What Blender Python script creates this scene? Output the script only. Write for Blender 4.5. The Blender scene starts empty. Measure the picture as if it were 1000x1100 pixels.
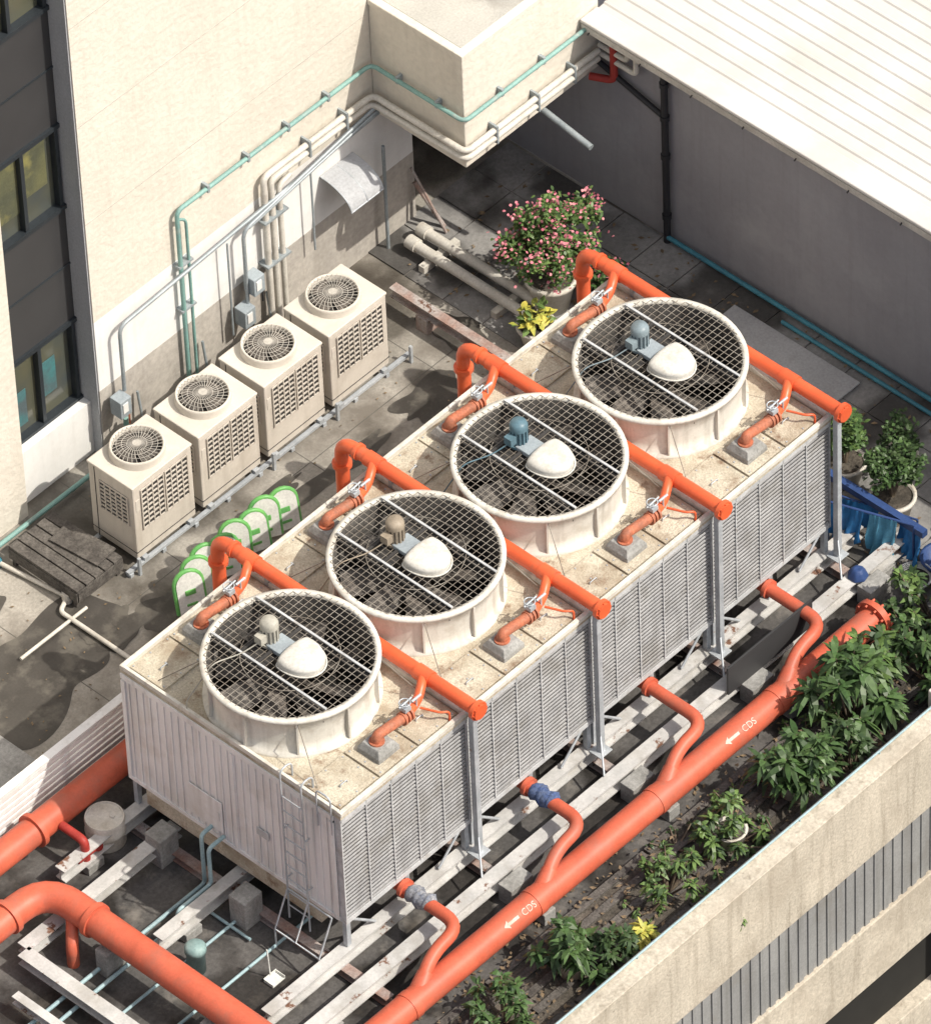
import bpy, math, random
import numpy as np
from mathutils import Vector, Matrix
random.seed(7)
sc=bpy.context.scene
COL=sc.collection

# ------------------------------------------------------------ materials
def mat(name,c1,c2=None,scale=2.0,rough=.7,metal=0.,bump=.0,bscale=30.,streak=0.,dirt=None,dirt_lo=.55,dirt_hi=.75,dscale=1.2,spec=.3,rust=None,rust_at=.62,rust_w=.04,rscale=3.,fine=.12,wet=None):
    m=bpy.data.materials.new(name); m.use_nodes=True
    nt=m.node_tree; N=nt.nodes; L=nt.links
    b=N['Principled BSDF']
    b.inputs['Roughness'].default_value=rough; b.inputs['Metallic'].default_value=metal
    b.inputs['Specular IOR Level'].default_value=spec
    geo=N.new('ShaderNodeNewGeometry'); pos=geo.outputs['Position']
    def noise(s,det=3,vec=pos,rg=.55):
        n=N.new('ShaderNodeTexNoise'); n.inputs['Scale'].default_value=s; n.inputs['Detail'].default_value=det; n.inputs['Roughness'].default_value=rg
        L.new(vec,n.inputs['Vector']); return n.outputs['Fac']
    def ramp(f,a,bb):
        r=N.new('ShaderNodeMapRange'); r.inputs['From Min'].default_value=a; r.inputs['From Max'].default_value=bb
        L.new(f,r.inputs['Value']); return r.outputs['Result']
    def mix(f,a,bb,mode='MIX'):
        x=N.new('ShaderNodeMix'); x.data_type='RGBA'; x.blend_type=mode
        if isinstance(f,(int,float)): x.inputs[0].default_value=f
        else: L.new(f,x.inputs[0])
        for i,c in ((6,a),(7,bb)):
            if isinstance(c,tuple): x.inputs[i].default_value=(*c,1)
            else: L.new(c,x.inputs[i])
        return x.outputs[2]
    if c2 is None: c2=tuple(v*.82 for v in c1)
    col=mix(ramp(noise(scale,2),.35,.65),c1,c2)
    if fine:
        f=ramp(noise(bscale,3,rg=.7),.3,.7)
        col=mix(f,col,mix(1.0,col,(1-fine*2,)*3,'MULTIPLY'))
    if streak>0:
        mp=N.new('ShaderNodeMapping'); mp.inputs['Scale'].default_value=(5,5,.35); L.new(pos,mp.inputs['Vector'])
        f=ramp(noise(1.6,4,mp.outputs[0]),.5,.78)
        mm=N.new('ShaderNodeMath'); mm.operation='MULTIPLY'; mm.inputs[1].default_value=streak; L.new(f,mm.inputs[0])
        col=mix(mm.outputs[0],col,mix(1.0,col,(.45,.42,.38),'MULTIPLY'))
    if dirt:
        col=mix(ramp(noise(dscale,6,rg=.65),dirt_lo,dirt_hi),col,dirt)
    if rust:
        col=mix(ramp(noise(rscale,6,rg=.7),rust_at,rust_at+rust_w),col,rust)
    if wet:
        w=ramp(noise(wet,4,rg=.5),.50,.57)
        col=mix(w,col,mix(1.0,col,(.42,.41,.40),'MULTIPLY'))
        r=N.new('ShaderNodeMapRange'); r.inputs['To Min'].default_value=rough; r.inputs['To Max'].default_value=.3; L.new(w,r.inputs['Value']); L.new(r.outputs[0],b.inputs['Roughness'])
    L.new(col,b.inputs['Base Color'])
    if bump>0:
        bp=N.new('ShaderNodeBump'); bp.inputs['Strength'].default_value=bump; bp.inputs['Distance'].default_value=.02
        L.new(noise(bscale,2),bp.inputs['Height']); L.new(bp.outputs[0],b.inputs['Normal'])
    return m
M={}
M['plaster']=mat('cream_plaster',(.70,.655,.575),(.65,.605,.525),.7,.9,bump=.6,bscale=11,streak=.14,dirt=(.56,.515,.445),dirt_lo=.5,dirt_hi=.85,dscale=.55,fine=.06)
M['white']=mat('white_wall_paint',(.76,.755,.74),(.71,.705,.69),1.5,.8,bump=.15,bscale=12,streak=.15,fine=.03,dirt=(.58,.56,.52),dirt_lo=.58,dirt_hi=.9)
M['plinth']=mat('grey_beige_plinth',(.50,.465,.42),(.43,.40,.365),2.,.9,bump=.3,bscale=14,streak=.25,dirt=(.30,.28,.25))
M['reveal']=mat('grey_reveal',(.48,.49,.51),(.43,.44,.46),1.5,.8,streak=.2)
M['greywall']=mat('dark_grey_wall',(.31,.305,.325),(.27,.265,.285),.6,.85,bump=.2,bscale=10,streak=.18,dirt=(.35,.345,.36),dscale=.5,fine=.04)
M['roof']=mat('white_metal_roof',(.64,.62,.59),(.58,.56,.53),.6,.55,dirt=(.48,.455,.42),dirt_lo=.46,dirt_hi=.8,dscale=.8,fine=.03)
M['roofcap']=mat('roof_trim',(.62,.59,.54),(.50,.475,.43),1.5,.6,dirt=(.34,.31,.27),dirt_lo=.56,dirt_hi=.8,dscale=2)
M['boxtop']=mat('box_roof_slab',(.52,.50,.46),(.43,.42,.39),1.2,.85,dirt=(.30,.28,.25),dscale=1.5)
M['conc']=mat('terrace_concrete',(.42,.39,.345),(.32,.30,.265),.9,.85,bump=.25,bscale=24,dirt=(.17,.152,.13),dirt_lo=.46,dirt_hi=.64,dscale=.8,wet=.42,fine=.16)
M['joint']=mat('floor_joint',(.14,.13,.115),None,3,.9)
M['puddle']=mat('wet_concrete',(.055,.050,.045),(.085,.078,.07),1.6,.28,spec=.35,fine=.1,dirt=(.12,.11,.095),dirt_lo=.5,dirt_hi=.62,dscale=2)
M['shadeconc']=mat('alley_concrete',(.32,.31,.30),(.21,.205,.20),1.2,.8,bump=.25,bscale=20,dirt=(.14,.135,.13),dscale=1.1,fine=.15,wet=.6)
M['slab']=mat('pale_slab',(.46,.46,.47),(.38,.38,.39),1.2,.8,dirt=(.28,.27,.27),dscale=2)
M['tar']=mat('dark_waterproof_floor',(.14,.132,.127),(.09,.086,.083),1.3,.7,bump=.3,bscale=18,dirt=(.23,.21,.187),dirt_lo=.55,dirt_hi=.72,dscale=1.4,fine=.2,wet=.8)  # darker floor tone under and in front of the tower
M['soil']=mat('planter_soil',(.14,.12,.098),(.075,.066,.055),4,.95,bump=.8,bscale=30,fine=.3,dirt=(.22,.19,.16),dscale=3)
M['frp']=mat('white_frp_panel',(.82,.81,.805),(.74,.735,.735),1.2,.5,streak=.5,dirt=(.55,.51,.46),dirt_lo=.52,dirt_hi=.82,dscale=1.3,fine=.03)
M['deck']=mat('cream_deck',(.70,.635,.51),(.59,.53,.42),2.5,.85,bump=.6,bscale=40,dirt=(.34,.28,.205),dirt_lo=.45,dirt_hi=.66,dscale=1.9,fine=.22,rust=(.22,.15,.10),rust_at=.54,rust_w=.14,rscale=3.4)
M['cowl']=mat('cream_fan_cowl',(.70,.67,.61),(.61,.585,.53),1.5,.6,streak=.6,dirt=(.42,.375,.31),dirt_lo=.54,dirt_hi=.78,dscale=3,fine=.06)
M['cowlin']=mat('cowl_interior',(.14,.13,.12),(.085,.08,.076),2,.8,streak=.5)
M['black']=mat('dark_void',(.024,.023,.021),None,2,.9,fine=0)  # flat black, the shade of hollows put into the colour
M['cavity']=mat('louvre_cavity_dark',(.045,.045,.047),None,2,.9,fine=0)
M['blade']=mat('fan_blade',(.20,.175,.155),(.065,.06,.056),3,.6,fine=.3,dirt=(.30,.27,.24),dirt_lo=.55,dirt_hi=.7,dscale=3)
M['slat']=mat('louvre_slat',(.36,.36,.365),(.28,.28,.288),2.0,.6,dirt=(.17,.16,.145),dirt_lo=.50,dirt_hi=.76,dscale=1.5,streak=.4)
M['galv']=mat('galvanised_steel',(.53,.56,.59),(.41,.44,.47),5,.45,metal=.25,fine=.1,rust=(.26,.13,.07),rust_at=.68,rscale=4)
M['strut']=mat('strut_steel',(.58,.59,.60),(.45,.46,.47),5,.5,fine=.1,dirt=(.31,.28,.25),dscale=4)
M['beam']=mat('painted_steel_beam',(.58,.57,.555),(.46,.455,.445),3,.6,fine=.1,rust=(.17,.09,.06),rust_at=.61,rscale=2.6,dirt=(.34,.325,.30),dirt_lo=.52,dirt_hi=.7,dscale=2)
M['rustbeam']=mat('rusty_beam',(.34,.21,.17),(.46,.42,.40),3,.8,fine=.2,bump=.3,rust=(.13,.07,.05),rust_at=.6)
M['wire']=mat('guard_wire',(.33,.30,.26),(.20,.17,.14),4,.6)
M['red']=mat('orange_red_pipe_paint',(.74,.135,.048),(.65,.105,.038),2,.40,fine=.05,spec=.45,dirt=(.40,.12,.07),dirt_lo=.56,dirt_hi=.8,dscale=3.2)
M['red2']=mat('faded_red_pipe_paint',(.62,.135,.075),(.52,.11,.06),2,.48,fine=.08,dirt=(.36,.13,.09),dirt_lo=.5,dirt_hi=.78,dscale=2.5,spec=.35,streak=.25)
M['dkred']=mat('dark_red_paint',(.42,.05,.04),None,3,.5)
M['copper']=mat('oxidised_elbow',(.58,.18,.095),(.40,.15,.09),6,.6,fine=.2,dirt=(.31,.165,.115),dscale=5)
M['teal']=mat('teal_pipe',(.25,.43,.39),(.19,.34,.32),3,.5,dirt=(.34,.38,.35),dscale=3)
M['cyan']=mat('light_blue_pipe',(.38,.52,.55),(.30,.42,.46),3,.5)
M['bluegrey']=mat('blue_grey_box',(.36,.41,.44),(.30,.34,.37),3,.5)
M['blue']=mat('blue_pipe',(.07,.27,.35),(.06,.2,.27),3,.5)
M['pvc']=mat('white_pvc',(.68,.65,.59),(.58,.55,.49),3,.5,dirt=(.40,.36,.31),dscale=3)
M['gpipe']=mat('grey_conduit',(.38,.42,.44),(.30,.34,.36),3,.45,metal=.2)
M['blackp']=mat('black_pipe',(.035,.035,.04),None,3,.5)
M['ac']=mat('beige_ac_case',(.61,.56,.495),(.55,.505,.445),1.5,.55,streak=.35,dirt=(.44,.39,.33),dirt_lo=.55,dirt_hi=.85,dscale=2,fine=.04)
M['actop']=mat('ac_top',(.64,.595,.525),(.565,.525,.465),1.8,.5,dirt=(.41,.375,.325),dirt_lo=.52,dirt_hi=.85,fine=.04)
M['dark']=mat('dark_grille',(.055,.052,.05),None,3,.7)
M['grille']=mat('grille_wire',(.54,.51,.46),None,3,.5)
M['glass']=mat('window_glass',(.06,.07,.07),(.09,.09,.06),1.3,.12,spec=.6,fine=0)
M['panelk']=mat('dark_cladding_panel',(.048,.048,.050),(.04,.04,.042),.8,.45,fine=.03)
M['frame']=mat('window_frame',(.05,.06,.07),None,2,.4,metal=.4)
M['yellow']=mat('interior_blind',(.14,.14,.07),(.08,.085,.055),1.6,.8,dirt=(.26,.235,.08),dscale=1.5)
M['tealint']=mat('interior_teal_cloth',(.05,.20,.21),(.08,.11,.12),3,.8)
M['motor_g']=mat('cream_motor',(.48,.46,.40),None,6,.5)
M['motor_t']=mat('tan_motor',(.36,.30,.23),None,6,.5)
M['motor_b']=mat('blue_motor',(.12,.21,.26),None,6,.4)
M['motor_s']=mat('slate_motor',(.24,.30,.33),None,6,.4)
M['hood']=mat('gearbox_hood',(.68,.66,.61),(.61,.59,.545),3,.6,dirt=(.46,.42,.35),dirt_lo=.52,dirt_hi=.8,dscale=5,streak=.3)
M['green']=mat('green_plastic',(.17,.46,.13),(.12,.37,.11),4,.4)
M['wplastic']=mat('white_plastic',(.80,.81,.77),None,4,.4)
M['wood']=mat('weathered_wood',(.17,.155,.14),(.10,.09,.082),5,.9,bump=.4,bscale=30,fine=.3)
M['cblock']=mat('concrete_block',(.40,.395,.38),(.30,.295,.28),3,.9,bump=.4,bscale=25,fine=.2)
M['parapet']=mat('parapet_concrete',(.64,.575,.475),(.54,.485,.40),1.2,.9,bump=.5,bscale=22,streak=.65,dirt=(.38,.33,.265),dirt_lo=.48,dirt_hi=.72,dscale=1.3,fine=.16,rust=(.22,.19,.155),rust_at=.66,rust_w=.06,rscale=7)
M['corr']=mat('grey_corrugated',(.32,.32,.315),(.27,.27,.268),1,.6,streak=.45,dirt=(.22,.21,.195),dscale=2)
M['pot']=mat('white_pot',(.70,.67,.61),(.58,.54,.47),4,.7,dirt=(.36,.32,.25),dirt_lo=.6,dscale=4)
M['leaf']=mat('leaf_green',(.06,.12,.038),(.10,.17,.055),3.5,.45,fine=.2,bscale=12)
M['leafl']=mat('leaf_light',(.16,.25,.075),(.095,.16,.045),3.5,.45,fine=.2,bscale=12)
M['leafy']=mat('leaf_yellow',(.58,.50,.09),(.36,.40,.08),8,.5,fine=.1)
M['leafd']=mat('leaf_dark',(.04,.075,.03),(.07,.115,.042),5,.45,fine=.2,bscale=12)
M['litter']=mat('dry_leaf_litter',(.28,.20,.12),(.13,.10,.07),9,.9)
M['flower']=mat('pink_flower',(.58,.15,.22),(.66,.28,.30),9,.6)
M['bark']=mat('stem_bark',(.20,.16,.11),(.12,.09,.07),8,.9)
M['tarp']=mat('blue_cloth',(.04,.24,.56),(.03,.16,.40),5,.6)
M['tarp2']=mat('light_blue_cloth',(.14,.44,.64),None,5,.6)
M['navy']=mat('navy_bar',(.04,.08,.22),None,5,.5)
M['paint']=mat('stencil_white',(.74,.60,.52),(.66,.42,.34),14,.7)
M['street']=mat('street_ground',(.11,.11,.11),(.07,.07,.07),.1,.9)
M['tank']=mat('cyan_grey_tank',(.28,.40,.39),(.2,.3,.3),6,.5)
M['rag']=mat('blue_rag',(.08,.13,.30),(.14,.18,.30),14,.9,fine=.3)
M['rag2']=mat('grey_rag',(.38,.38,.40),(.22,.24,.30),14,.9,fine=.3)

# ------------------------------------------------------------ mesh builder
class B:
    def __init__(s): s.v=[];s.f=[];s.sm=[]
    def add(s,vs,fs,sm=False):
        o=len(s.v); s.v+= [tuple(v) for v in vs]
        for f in fs: s.f.append(tuple(i+o for i in f)); s.sm.append(sm)
        return s
    def box(s,x0,x1,y0,y1,z0,z1,rot=0):
        vs=[(x,y,z) for z in(z0,z1) for y in(y0,y1) for x in(x0,x1)]
        if rot:
            cx,cy=(x0+x1)/2,(y0+y1)/2; c,sn=math.cos(rot),math.sin(rot)
            vs=[(cx+(x-cx)*c-(y-cy)*sn,cy+(x-cx)*sn+(y-cy)*c,z) for x,y,z in vs]
        return s.add(vs,[(0,2,3,1),(4,5,7,6),(0,1,5,4),(2,6,7,3),(0,4,6,2),(1,3,7,5)])
    def tube(s,pts,r,n=12,bend=0,caps=True):
        P=[Vector(p) for p in pts]
        if bend and len(P)>2:
            Q=[P[0]]
            for i in range(1,len(P)-1):
                a,b,c=P[i-1],P[i],P[i+1]; d1=(a-b);d2=(c-b)
                t=min(bend,d1.length*.48,d2.length*.48)
                p,q=b+d1.normalized()*t,b+d2.normalized()*t
                for k in range(7):
                    u=k/6; Q.append(p*(1-u)**2+b*2*u*(1-u)+q*u*u)
            Q.append(P[-1]); P=Q
        rs=r if isinstance(r,(list,tuple)) else [r]*len(P)
        vs=[];T=[]
        for i in range(len(P)):
            d=(P[min(i+1,len(P)-1)]-P[max(i-1,0)]).normalized(); T.append(d)
        up=Vector((0,0,1)) if abs(T[0].z)<.9 else Vector((1,0,0))
        X=T[0].cross(up).normalized()
        for i,p in enumerate(P):
            X=(X-T[i]*X.dot(T[i])).normalized(); Y=T[i].cross(X)
            for k in range(n):
                a=2*math.pi*k/n; vs.append(p+(X*math.cos(a)+Y*math.sin(a))*rs[i])
        fs=[(i*n+k,i*n+(k+1)%n,(i+1)*n+(k+1)%n,(i+1)*n+k) for i in range(len(P)-1) for k in range(n)]
        s.add(vs,fs,True)
        if caps:
            m=len(P)-1
            s.add(vs[:n],[tuple(reversed(range(n)))]); s.add(vs[m*n:],[tuple(range(n))])
        return s
    def cyl(s,c,r,z0,z1,n=24): return s.tube([(c[0],c[1],z0),(c[0],c[1],z1)],r,n)
    def lathe(s,c,prof,n=48,sm=True,a0=0):
        vs=[(c[0]+r*math.cos(a0+2*math.pi*k/n),c[1]+r*math.sin(a0+2*math.pi*k/n),z) for r,z in prof for k in range(n)]
        fs=[(i*n+k,i*n+(k+1)%n,(i+1)*n+(k+1)%n,(i+1)*n+k) for i in range(len(prof)-1) for k in range(n)]
        return s.add(vs,fs,sm)
    def disc(s,c,r,z,n=32): return s.add([(c[0]+r*math.cos(2*math.pi*k/n),c[1]+r*math.sin(2*math.pi*k/n),z) for k in range(n)],[tuple(range(n))])
    def obj(s,name,m,parent=None,bevel=0,loc=None):
        me=bpy.data.meshes.new(name); me.from_pydata(s.v,[],s.f); me.polygons.foreach_set('use_smooth',s.sm)
        me.materials.append(M[m]); me.update()
        o=bpy.data.objects.new(name,me); COL.objects.link(o)
        if parent: o.parent=parent
        if loc: o.location=loc
        if bevel:
            md=o.modifiers.new('bevel','BEVEL'); md.width=bevel; md.segments=2; md.limit_method='ANGLE'
        return o
def G(name,loc=(0,0,0)):
    e=bpy.data.objects.new(name,None); e.location=loc; e.empty_display_size=.3; COL.objects.link(e); return e
def dup(g,name,loc,rotz=0,skip=()):
    e=G(name,loc); e.rotation_euler.z=rotz
    for c in g.children:
        if c.name.split('.')[0] in skip: continue
        o=bpy.data.objects.new(c.name.split('.')[0],c.data); o.parent=e; o.matrix_local=c.matrix_local.copy()
        COL.objects.link(o)
        for md in c.modifiers:
            n=o.modifiers.new('bevel','BEVEL'); n.width=md.width; n.segments=2; n.limit_method='ANGLE'
    return e
# ------------------------------------------------------------ ground / terrace
B().add([(-1500,-1500,-14),(1500,-1500,-14),(1500,1500,-14),(-1500,1500,-14)],[(0,1,2,3)]).obj('ground','street')
t=G('roof_terrace')
B().box(-12,12.15,-2.99,14,-.6,0).obj('terrace_slab','conc',t)
B().add([(-12,-2.96,.004),(9.3,-2.96,.004),(9.3,4.38,.004),(-12,4.38,.004)],[(0,1,2,3)]).obj('dark_floor','tar',t)
b=B()
def strip(x0,x1,y0,y1,z): b.add([(x0,y0,z),(x1,y0,z),(x1,y1,z),(x0,y1,z)],[(0,1,2,3)])
for i,x in enumerate((-3.4,-1.1,1.25,3.6,6.0,8.3)): strip(x,x+.014,4.4,8.6,.0015)
for y in (5.25,6.35): strip(-8,9.3,y,y+.014,.0025)
b.obj('floor_joints','joint',t)
rp=np.random.default_rng(3)
def blob(cx,cy,rx,ry,z=.004,n=90):
    ph=rp.uniform(0,6.28,9); am=[.16/(1+.5*k) for k in range(9)]
    return [(cx+rx*(1+sum(am[k]*math.sin((k+2)*a+ph[k]) for k in range(9)))*math.cos(a),cy+ry*(1+sum(am[k]*math.sin((k+2)*a+ph[k]) for k in range(9)))*math.sin(a),z) for a in np.linspace(0,2*math.pi,n,endpoint=False)]
b=B()
for i,(cx,cy,rx,ry) in enumerate(((.9,6.4,1.45,.8),(-.9,7.3,1.2,.65),(2.9,5.95,.55,.22),(7.9,6.0,.6,.28),(6.2,6.0,.8,.18),(8.0,5.1,.4,.4),(3.6,4.9,1.0,.25),(-.6,5.1,.9,.35),(5.2,6.3,.6,.12),(.9,7.75,.7,.25),(2.2,6.2,.5,.3),(7.0,4.9,.6,.2),(9.0,6.6,.25,.5))):
    v=blob(cx,cy,rx,ry,.004+.0006*i); b.add(v,[tuple(range(len(v)))])
b.obj('puddles','puddle',t)
b=B()
for i,x in enumerate(np.arange(9.32,12.1,.7)):
    for j,y in enumerate(np.arange(-2.7,8.3,.7)):
        if random.random()<.93:
            x1=min(x+.68,12.14); b.box(x,x1,y,y+.68,-.01,.012+random.random()*.02)
b.obj('alley_paving','shadeconc',t)
B().box(10.0,11.75,1.9,4.1,.033,.06).obj('pale_slab','slab',t,.01)
B().box(-3,9.0,-2.96,-1.55,.0,.06).obj('planting_soil','soil',t)
b=B()
for y in (-1.52,-1.75,-2.0,-2.25,-2.55):
    x=-3
    while x<9:
        l=random.uniform(1.2,2.2); b.box(x,min(x+l-.03,9),y-.06,y+.05,.05,.09+random.random()*.02); x+=l
b.obj('edging_planks','wood',t,.006)
b=B()
for i in range(1900):
    if i<1200: x,y=random.uniform(-2,9),random.uniform(-2.9,-.9); z=.115 if y<-1.4 else .02
    elif i<1650: x,y=random.uniform(9.4,12),random.uniform(-2.5,8); z=.045
    else: x,y=random.uniform(-3,9.2),random.uniform(4.5,8.3); z=.014
    a=random.uniform(0,6.28); s=random.uniform(.012,.032)*(.6 if i>=1650 else 1)
    b.add([(x+s*1.6*math.cos(a+k*math.pi/2)*(1 if k%2 else .5),y+s*1.6*math.sin(a+k*math.pi/2)*(1 if k%2 else .5),z+random.uniform(0,.012)) for k in range(4)],[(0,1,2,3)])
b.obj('leaf_litter','litter',t)
# lower storey body + parapet
p=G('parapet_building',(0,-.25,0))
B().box(-12,12.15,-2.7,14,-14,-.602).obj('lower_storeys','plaster',p)
B().box(-12,12,-2.98,-2.72,-.7,.70).obj('parapet_wall','parapet',p,.015)
B().box(-12,12,-3.01,-2.70,.70,.74).obj('coping','parapet',p,.01)
b=B().box(-12,12,-2.94,-2.90,-1.95,-.70)
x=-12.
while x<12: 
    b.box(x,x+.09,-2.96,-2.94,-1.95,-.70); x+=.18
b.obj('corrugated_band','corr',p)
B().box(-12,12,-3.0,-2.70,-3.1,-1.95).obj('lower_beam','parapet',p,.015)
B().box(-12,12,-2.78,-2.71,-4.3,-3.1).obj('dark_opening','black',p)  # black panel paints the shade of the open storey
B().box(-12,12,-3.0,-2.70,-9,-4.3).obj('lower_wall','parapet',p,.015)
B().box(7.60,8.9,-3.35,-2.6,-14,.9).obj('pilaster','plaster',p,.02)
b=B()
b.tube([(-12,-2.76,.79),(7.58,-2.76,.79)],.016,8)
for x in np.arange(-11.5,7.5,1.5): b.cyl((x,-2.76),.012,.74,.79,8)
b.obj('coping_rail','cyan',p)

# ------------------------------------------------------------ white building
w=G('white_building')
B().box(4.32,10.25,8.45,20,2.45,14).obj('upper_wall','plaster',w)
B().box(4.322,10.25,8.452,20,1.2,2.45).obj('white_band','white',w)
B().box(4.318,10.25,8.448,20,0,1.2).obj('plinth_wall','plinth',w)  # lower wall band in a greyer tone
b=B()
for z in (4.2,5.9,7.6): b.box(4.33,9.5,8.447,8.45,z,z+.008)
b.obj('render_joints','plinth',w)
B().box(-12,2.9,8.45,20,0,14).obj('pier_wall','plaster',w)
B().box(2.9,4.32,8.62,9,0,.92).obj('sill_wall','white',w)
B().box(2.9,4.32,9.0,9.2,0,14).obj('recess_back','black',w)
B().box(4.30,4.318,8.47,8.80,0,14).obj('reveal','reveal',w)  # thin facing on the return side, its shade put into the grey
bf=B();bp_=B();bg=B()
z=.92
for k in range(4):
    bg.box(2.9,4.3,8.86,8.88,z,z+1.45)
    bf.box(2.9,4.3,8.74,8.86,z-.02,z+.05); bf.box(2.9,4.3,8.74,8.86,z+1.4,z+1.47)
    for x in (3.0,3.62,4.24): bf.box(x-.03,x+.03,8.76,8.86,z+.05,z+1.4)
    bp_.box(2.9,4.3,8.78,8.86,z+1.47,z+3.43)
    bf.box(2.9,4.3,8.765,8.78,z+2.42,z+2.45)
    z+=3.45
bf.obj('window_frames','frame',w);bp_.obj('spandrel_panels','panelk',w);bg.obj('window_glass','glass',w)
by=B();
for k in (1,2): by.box(3.06,3.59,8.845,8.855,.92+3.45*k+.35,.92+3.45*k+1.38);by.box(3.68,4.1,8.845,8.855,.92+3.45*k+.5,.92+3.45*k+1.38)
by.obj('blinds','yellow',w)
bt=B().box(3.06,3.4,8.845,8.855,1.1,1.7); bt.box(3.7,3.95,8.845,8.855,1.3,1.9); bt.obj('hanging_cloth','tealint',w)
# projecting box
B().box(9.56,12.15,6.79,8.448,2.44,4.36).obj('projecting_box','plaster',w,.02)
B().box(9.54,12.6,6.77,8.447,4.36,4.46).obj('box_coping','plaster',w,.015)
B().box(9.66,12.5,6.89,8.44,4.46,4.466).obj('box_top','boxtop',w)
B().box(10.5,11.0,7.3,7.7,4.466,4.75).obj('roof_vent','dark',w,.02)
B().box(10.26,12.15,10.8,11,0,4).obj('passage_back','greywall',w)
B().box(10.25,12.6,8.447,20,2.44,14).obj('bridge_wall','plaster',w)
# downpipes, conduits
g=G('teal_pipe')
b=B().tube([(5.83,8.36,.0),(5.83,8.36,3.4),(9.47,8.36,3.4),(9.47,6.70,3.4),(12.0,6.70,3.4)],.032,10,.12)
b.tube([(5.98,8.36,.0),(5.98,8.36,3.15),(5.84,8.36,3.25)],.022,8,.08)
b.obj('pipe_run','teal',g)
b=B()
for x in np.arange(6.4,9.4,.75): b.box(x-.02,x+.02,8.33,8.45,3.34,3.46)
for y in (7.2,7.9): b.box(9.46,9.56,y-.02,y+.02,3.34,3.46)
for x in (10.2,11): b.box(x-.02,x+.02,6.69,6.79,3.34,3.46)
for z in (1.6,2.4): b.box(5.78,6.04,8.33,8.45,z,z+.03)
b.obj('clips','gpipe',g)
g=G('white_pipe_bundle')
b=B()
for i,(dz,dx) in enumerate(((0,0),(-.13,.13),(-.24,.27))):
    o=8.34
    if i<2: b.tube([(7.38+dx,o,0),(7.38+dx,o,2.88+dz),(9.45-dx*.2,o,2.88+dz),(9.45,6.68,2.88+dz),(12.0,6.68,2.88+dz)],.045,10,.12)
    else: b.tube([(7.38+dx,o,0),(7.38+dx,o,2.55),(7.6+dx,o,2.6)],.04,10,.1)
b.obj('pipe_run','pvc',g)
b=B()
for z in (1.3,2.1): b.box(7.3,7.74,8.27,8.45,z,z+.03)
for x in (8.2,8.9): b.box(x,x+.03,8.28,8.45,2.68,2.96)
for x in (10,10.8,11.5): b.box(x,x+.03,6.63,6.79,2.66,2.96)
b.obj('pipe_brackets','gpipe',g)
g=G('grey_conduit')
b=B()
b.tube([(4.62,8.3,1.1),(4.62,8.3,2.25),(9.5,8.3,2.55)],.028,8,.15)
b.tube([(6.9,8.28,1.0),(6.9,8.28,2.3),(9.5,8.28,2.72)],.028,8,.15)
b.tube([(7.0,8.27,2.3),(9.5,8.27,2.64)],.022,8)
b.tube([(8.2,8.3,2.4),(8.2,8.3,1.0)],.015,8)
b.tube([(9.55,8.3,0),(9.55,8.3,1.9)],.025,8)
b.tube([(6.62,8.3,.6),(6.62,8.3,2.28)],.015,8)
b.obj('conduit_run','gpipe',g)
b=B()
for i in range(1,4):
    x=3.5+1.215*i
    b.tube([(x,7.5,.7),(x,7.75,.62),(x+.1,8.0,.25),(x+.2,8.3,.2),(x+.2,8.38,.8)],.02,6,.1)
    b.tube([(x+.3,7.5,.5),(x+.3,7.8,.4),(x+.4,8.2,.1),(x+.6,8.3,.08)],.018,6,.1)
b.obj('refrigerant_hoses','gpipe',g)
for (x,z) in ((4.5,.95),(6.82,.85),(7.02,1.3)):
    g=G('electrical_box',(x,8.26,z)); B().box(-.10,.10,-.1,.1,-.15,.15).obj('enclosure','bluegrey',g,.01)
    B().box(-.06,.03,-.112,-.1,-.06,.10).obj('cover_plate','white',g); B().cyl((.05,-.09),.012,-.32,-.15,8).obj('cable_gland','copper' if x<5 else 'blackp',g)
# awning
g=G('small_awning')
n=10;vs=[]
for i in range(n+1):
    a=i/n*math.pi*.5
    for x in (8.5,9.12): vs.append((x,8.44-.55*math.sin(a),1.70+.32*math.cos(a)))
B().add(vs,[(2*i,2*i+1,2*i+3,2*i+2) for i in range(n)],True).obj('curved_sheet','reveal',g)
b=B()
for x in (8.51,8.81,9.11):
    b.tube([(x,8.44-.55*math.sin(i/n*math.pi/2),1.69+.32*math.cos(i/n*math.pi/2)) for i in range(n+1)],.012,6)
b.tube([(8.5,7.89,1.70),(9.12,7.89,1.70)],.012,6); b.obj('awning_ribs','galv',g)

# ------------------------------------------------------------ grey building
g=G('grey_building')
B().box(12.15,26,-16,6.785,-14,3.42).obj('side_wall','greywall',g)
B().box(12.152,26,6.785,12,0,2.43).obj('rear_wall','greywall',g)
b=B();x=11.82;vs=[]
while x<25:
    vs+=[(x,0),(x+.155,0),(x+.175,.020),(x+.205,.020),(x+.225,0)]; x+=.225
nv=len(vs)
V=[(px,y,3.5+(px-11.8)*.10+pz) for px,pz in vs for y in (-16,6.75)]
b.add(V,[(2*i,2*i+2,2*i+3,2*i+1) for i in range(nv-1)]); b.obj('ribbed_roof_sheet','roof',g)
b=B().box(11.78,12.02,-16,6.77,3.36,3.47); b.obj('eave_fascia','roofcap',g,.01)
b=B().box(11.76,12.10,-16,6.77,3.50,3.56); b.obj('eave_cap','roof',g,.02)
b=B()
for y in np.arange(-15,6.7,.9): b.tube([(11.76,y,3.42),(11.72,y,3.40)],.012,6)
b.obj('eave_screws','dark',g)
b=B().box(11.98,12.149,-16,6.77,3.2,3.36); b.obj('soffit','corr',g)
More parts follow.
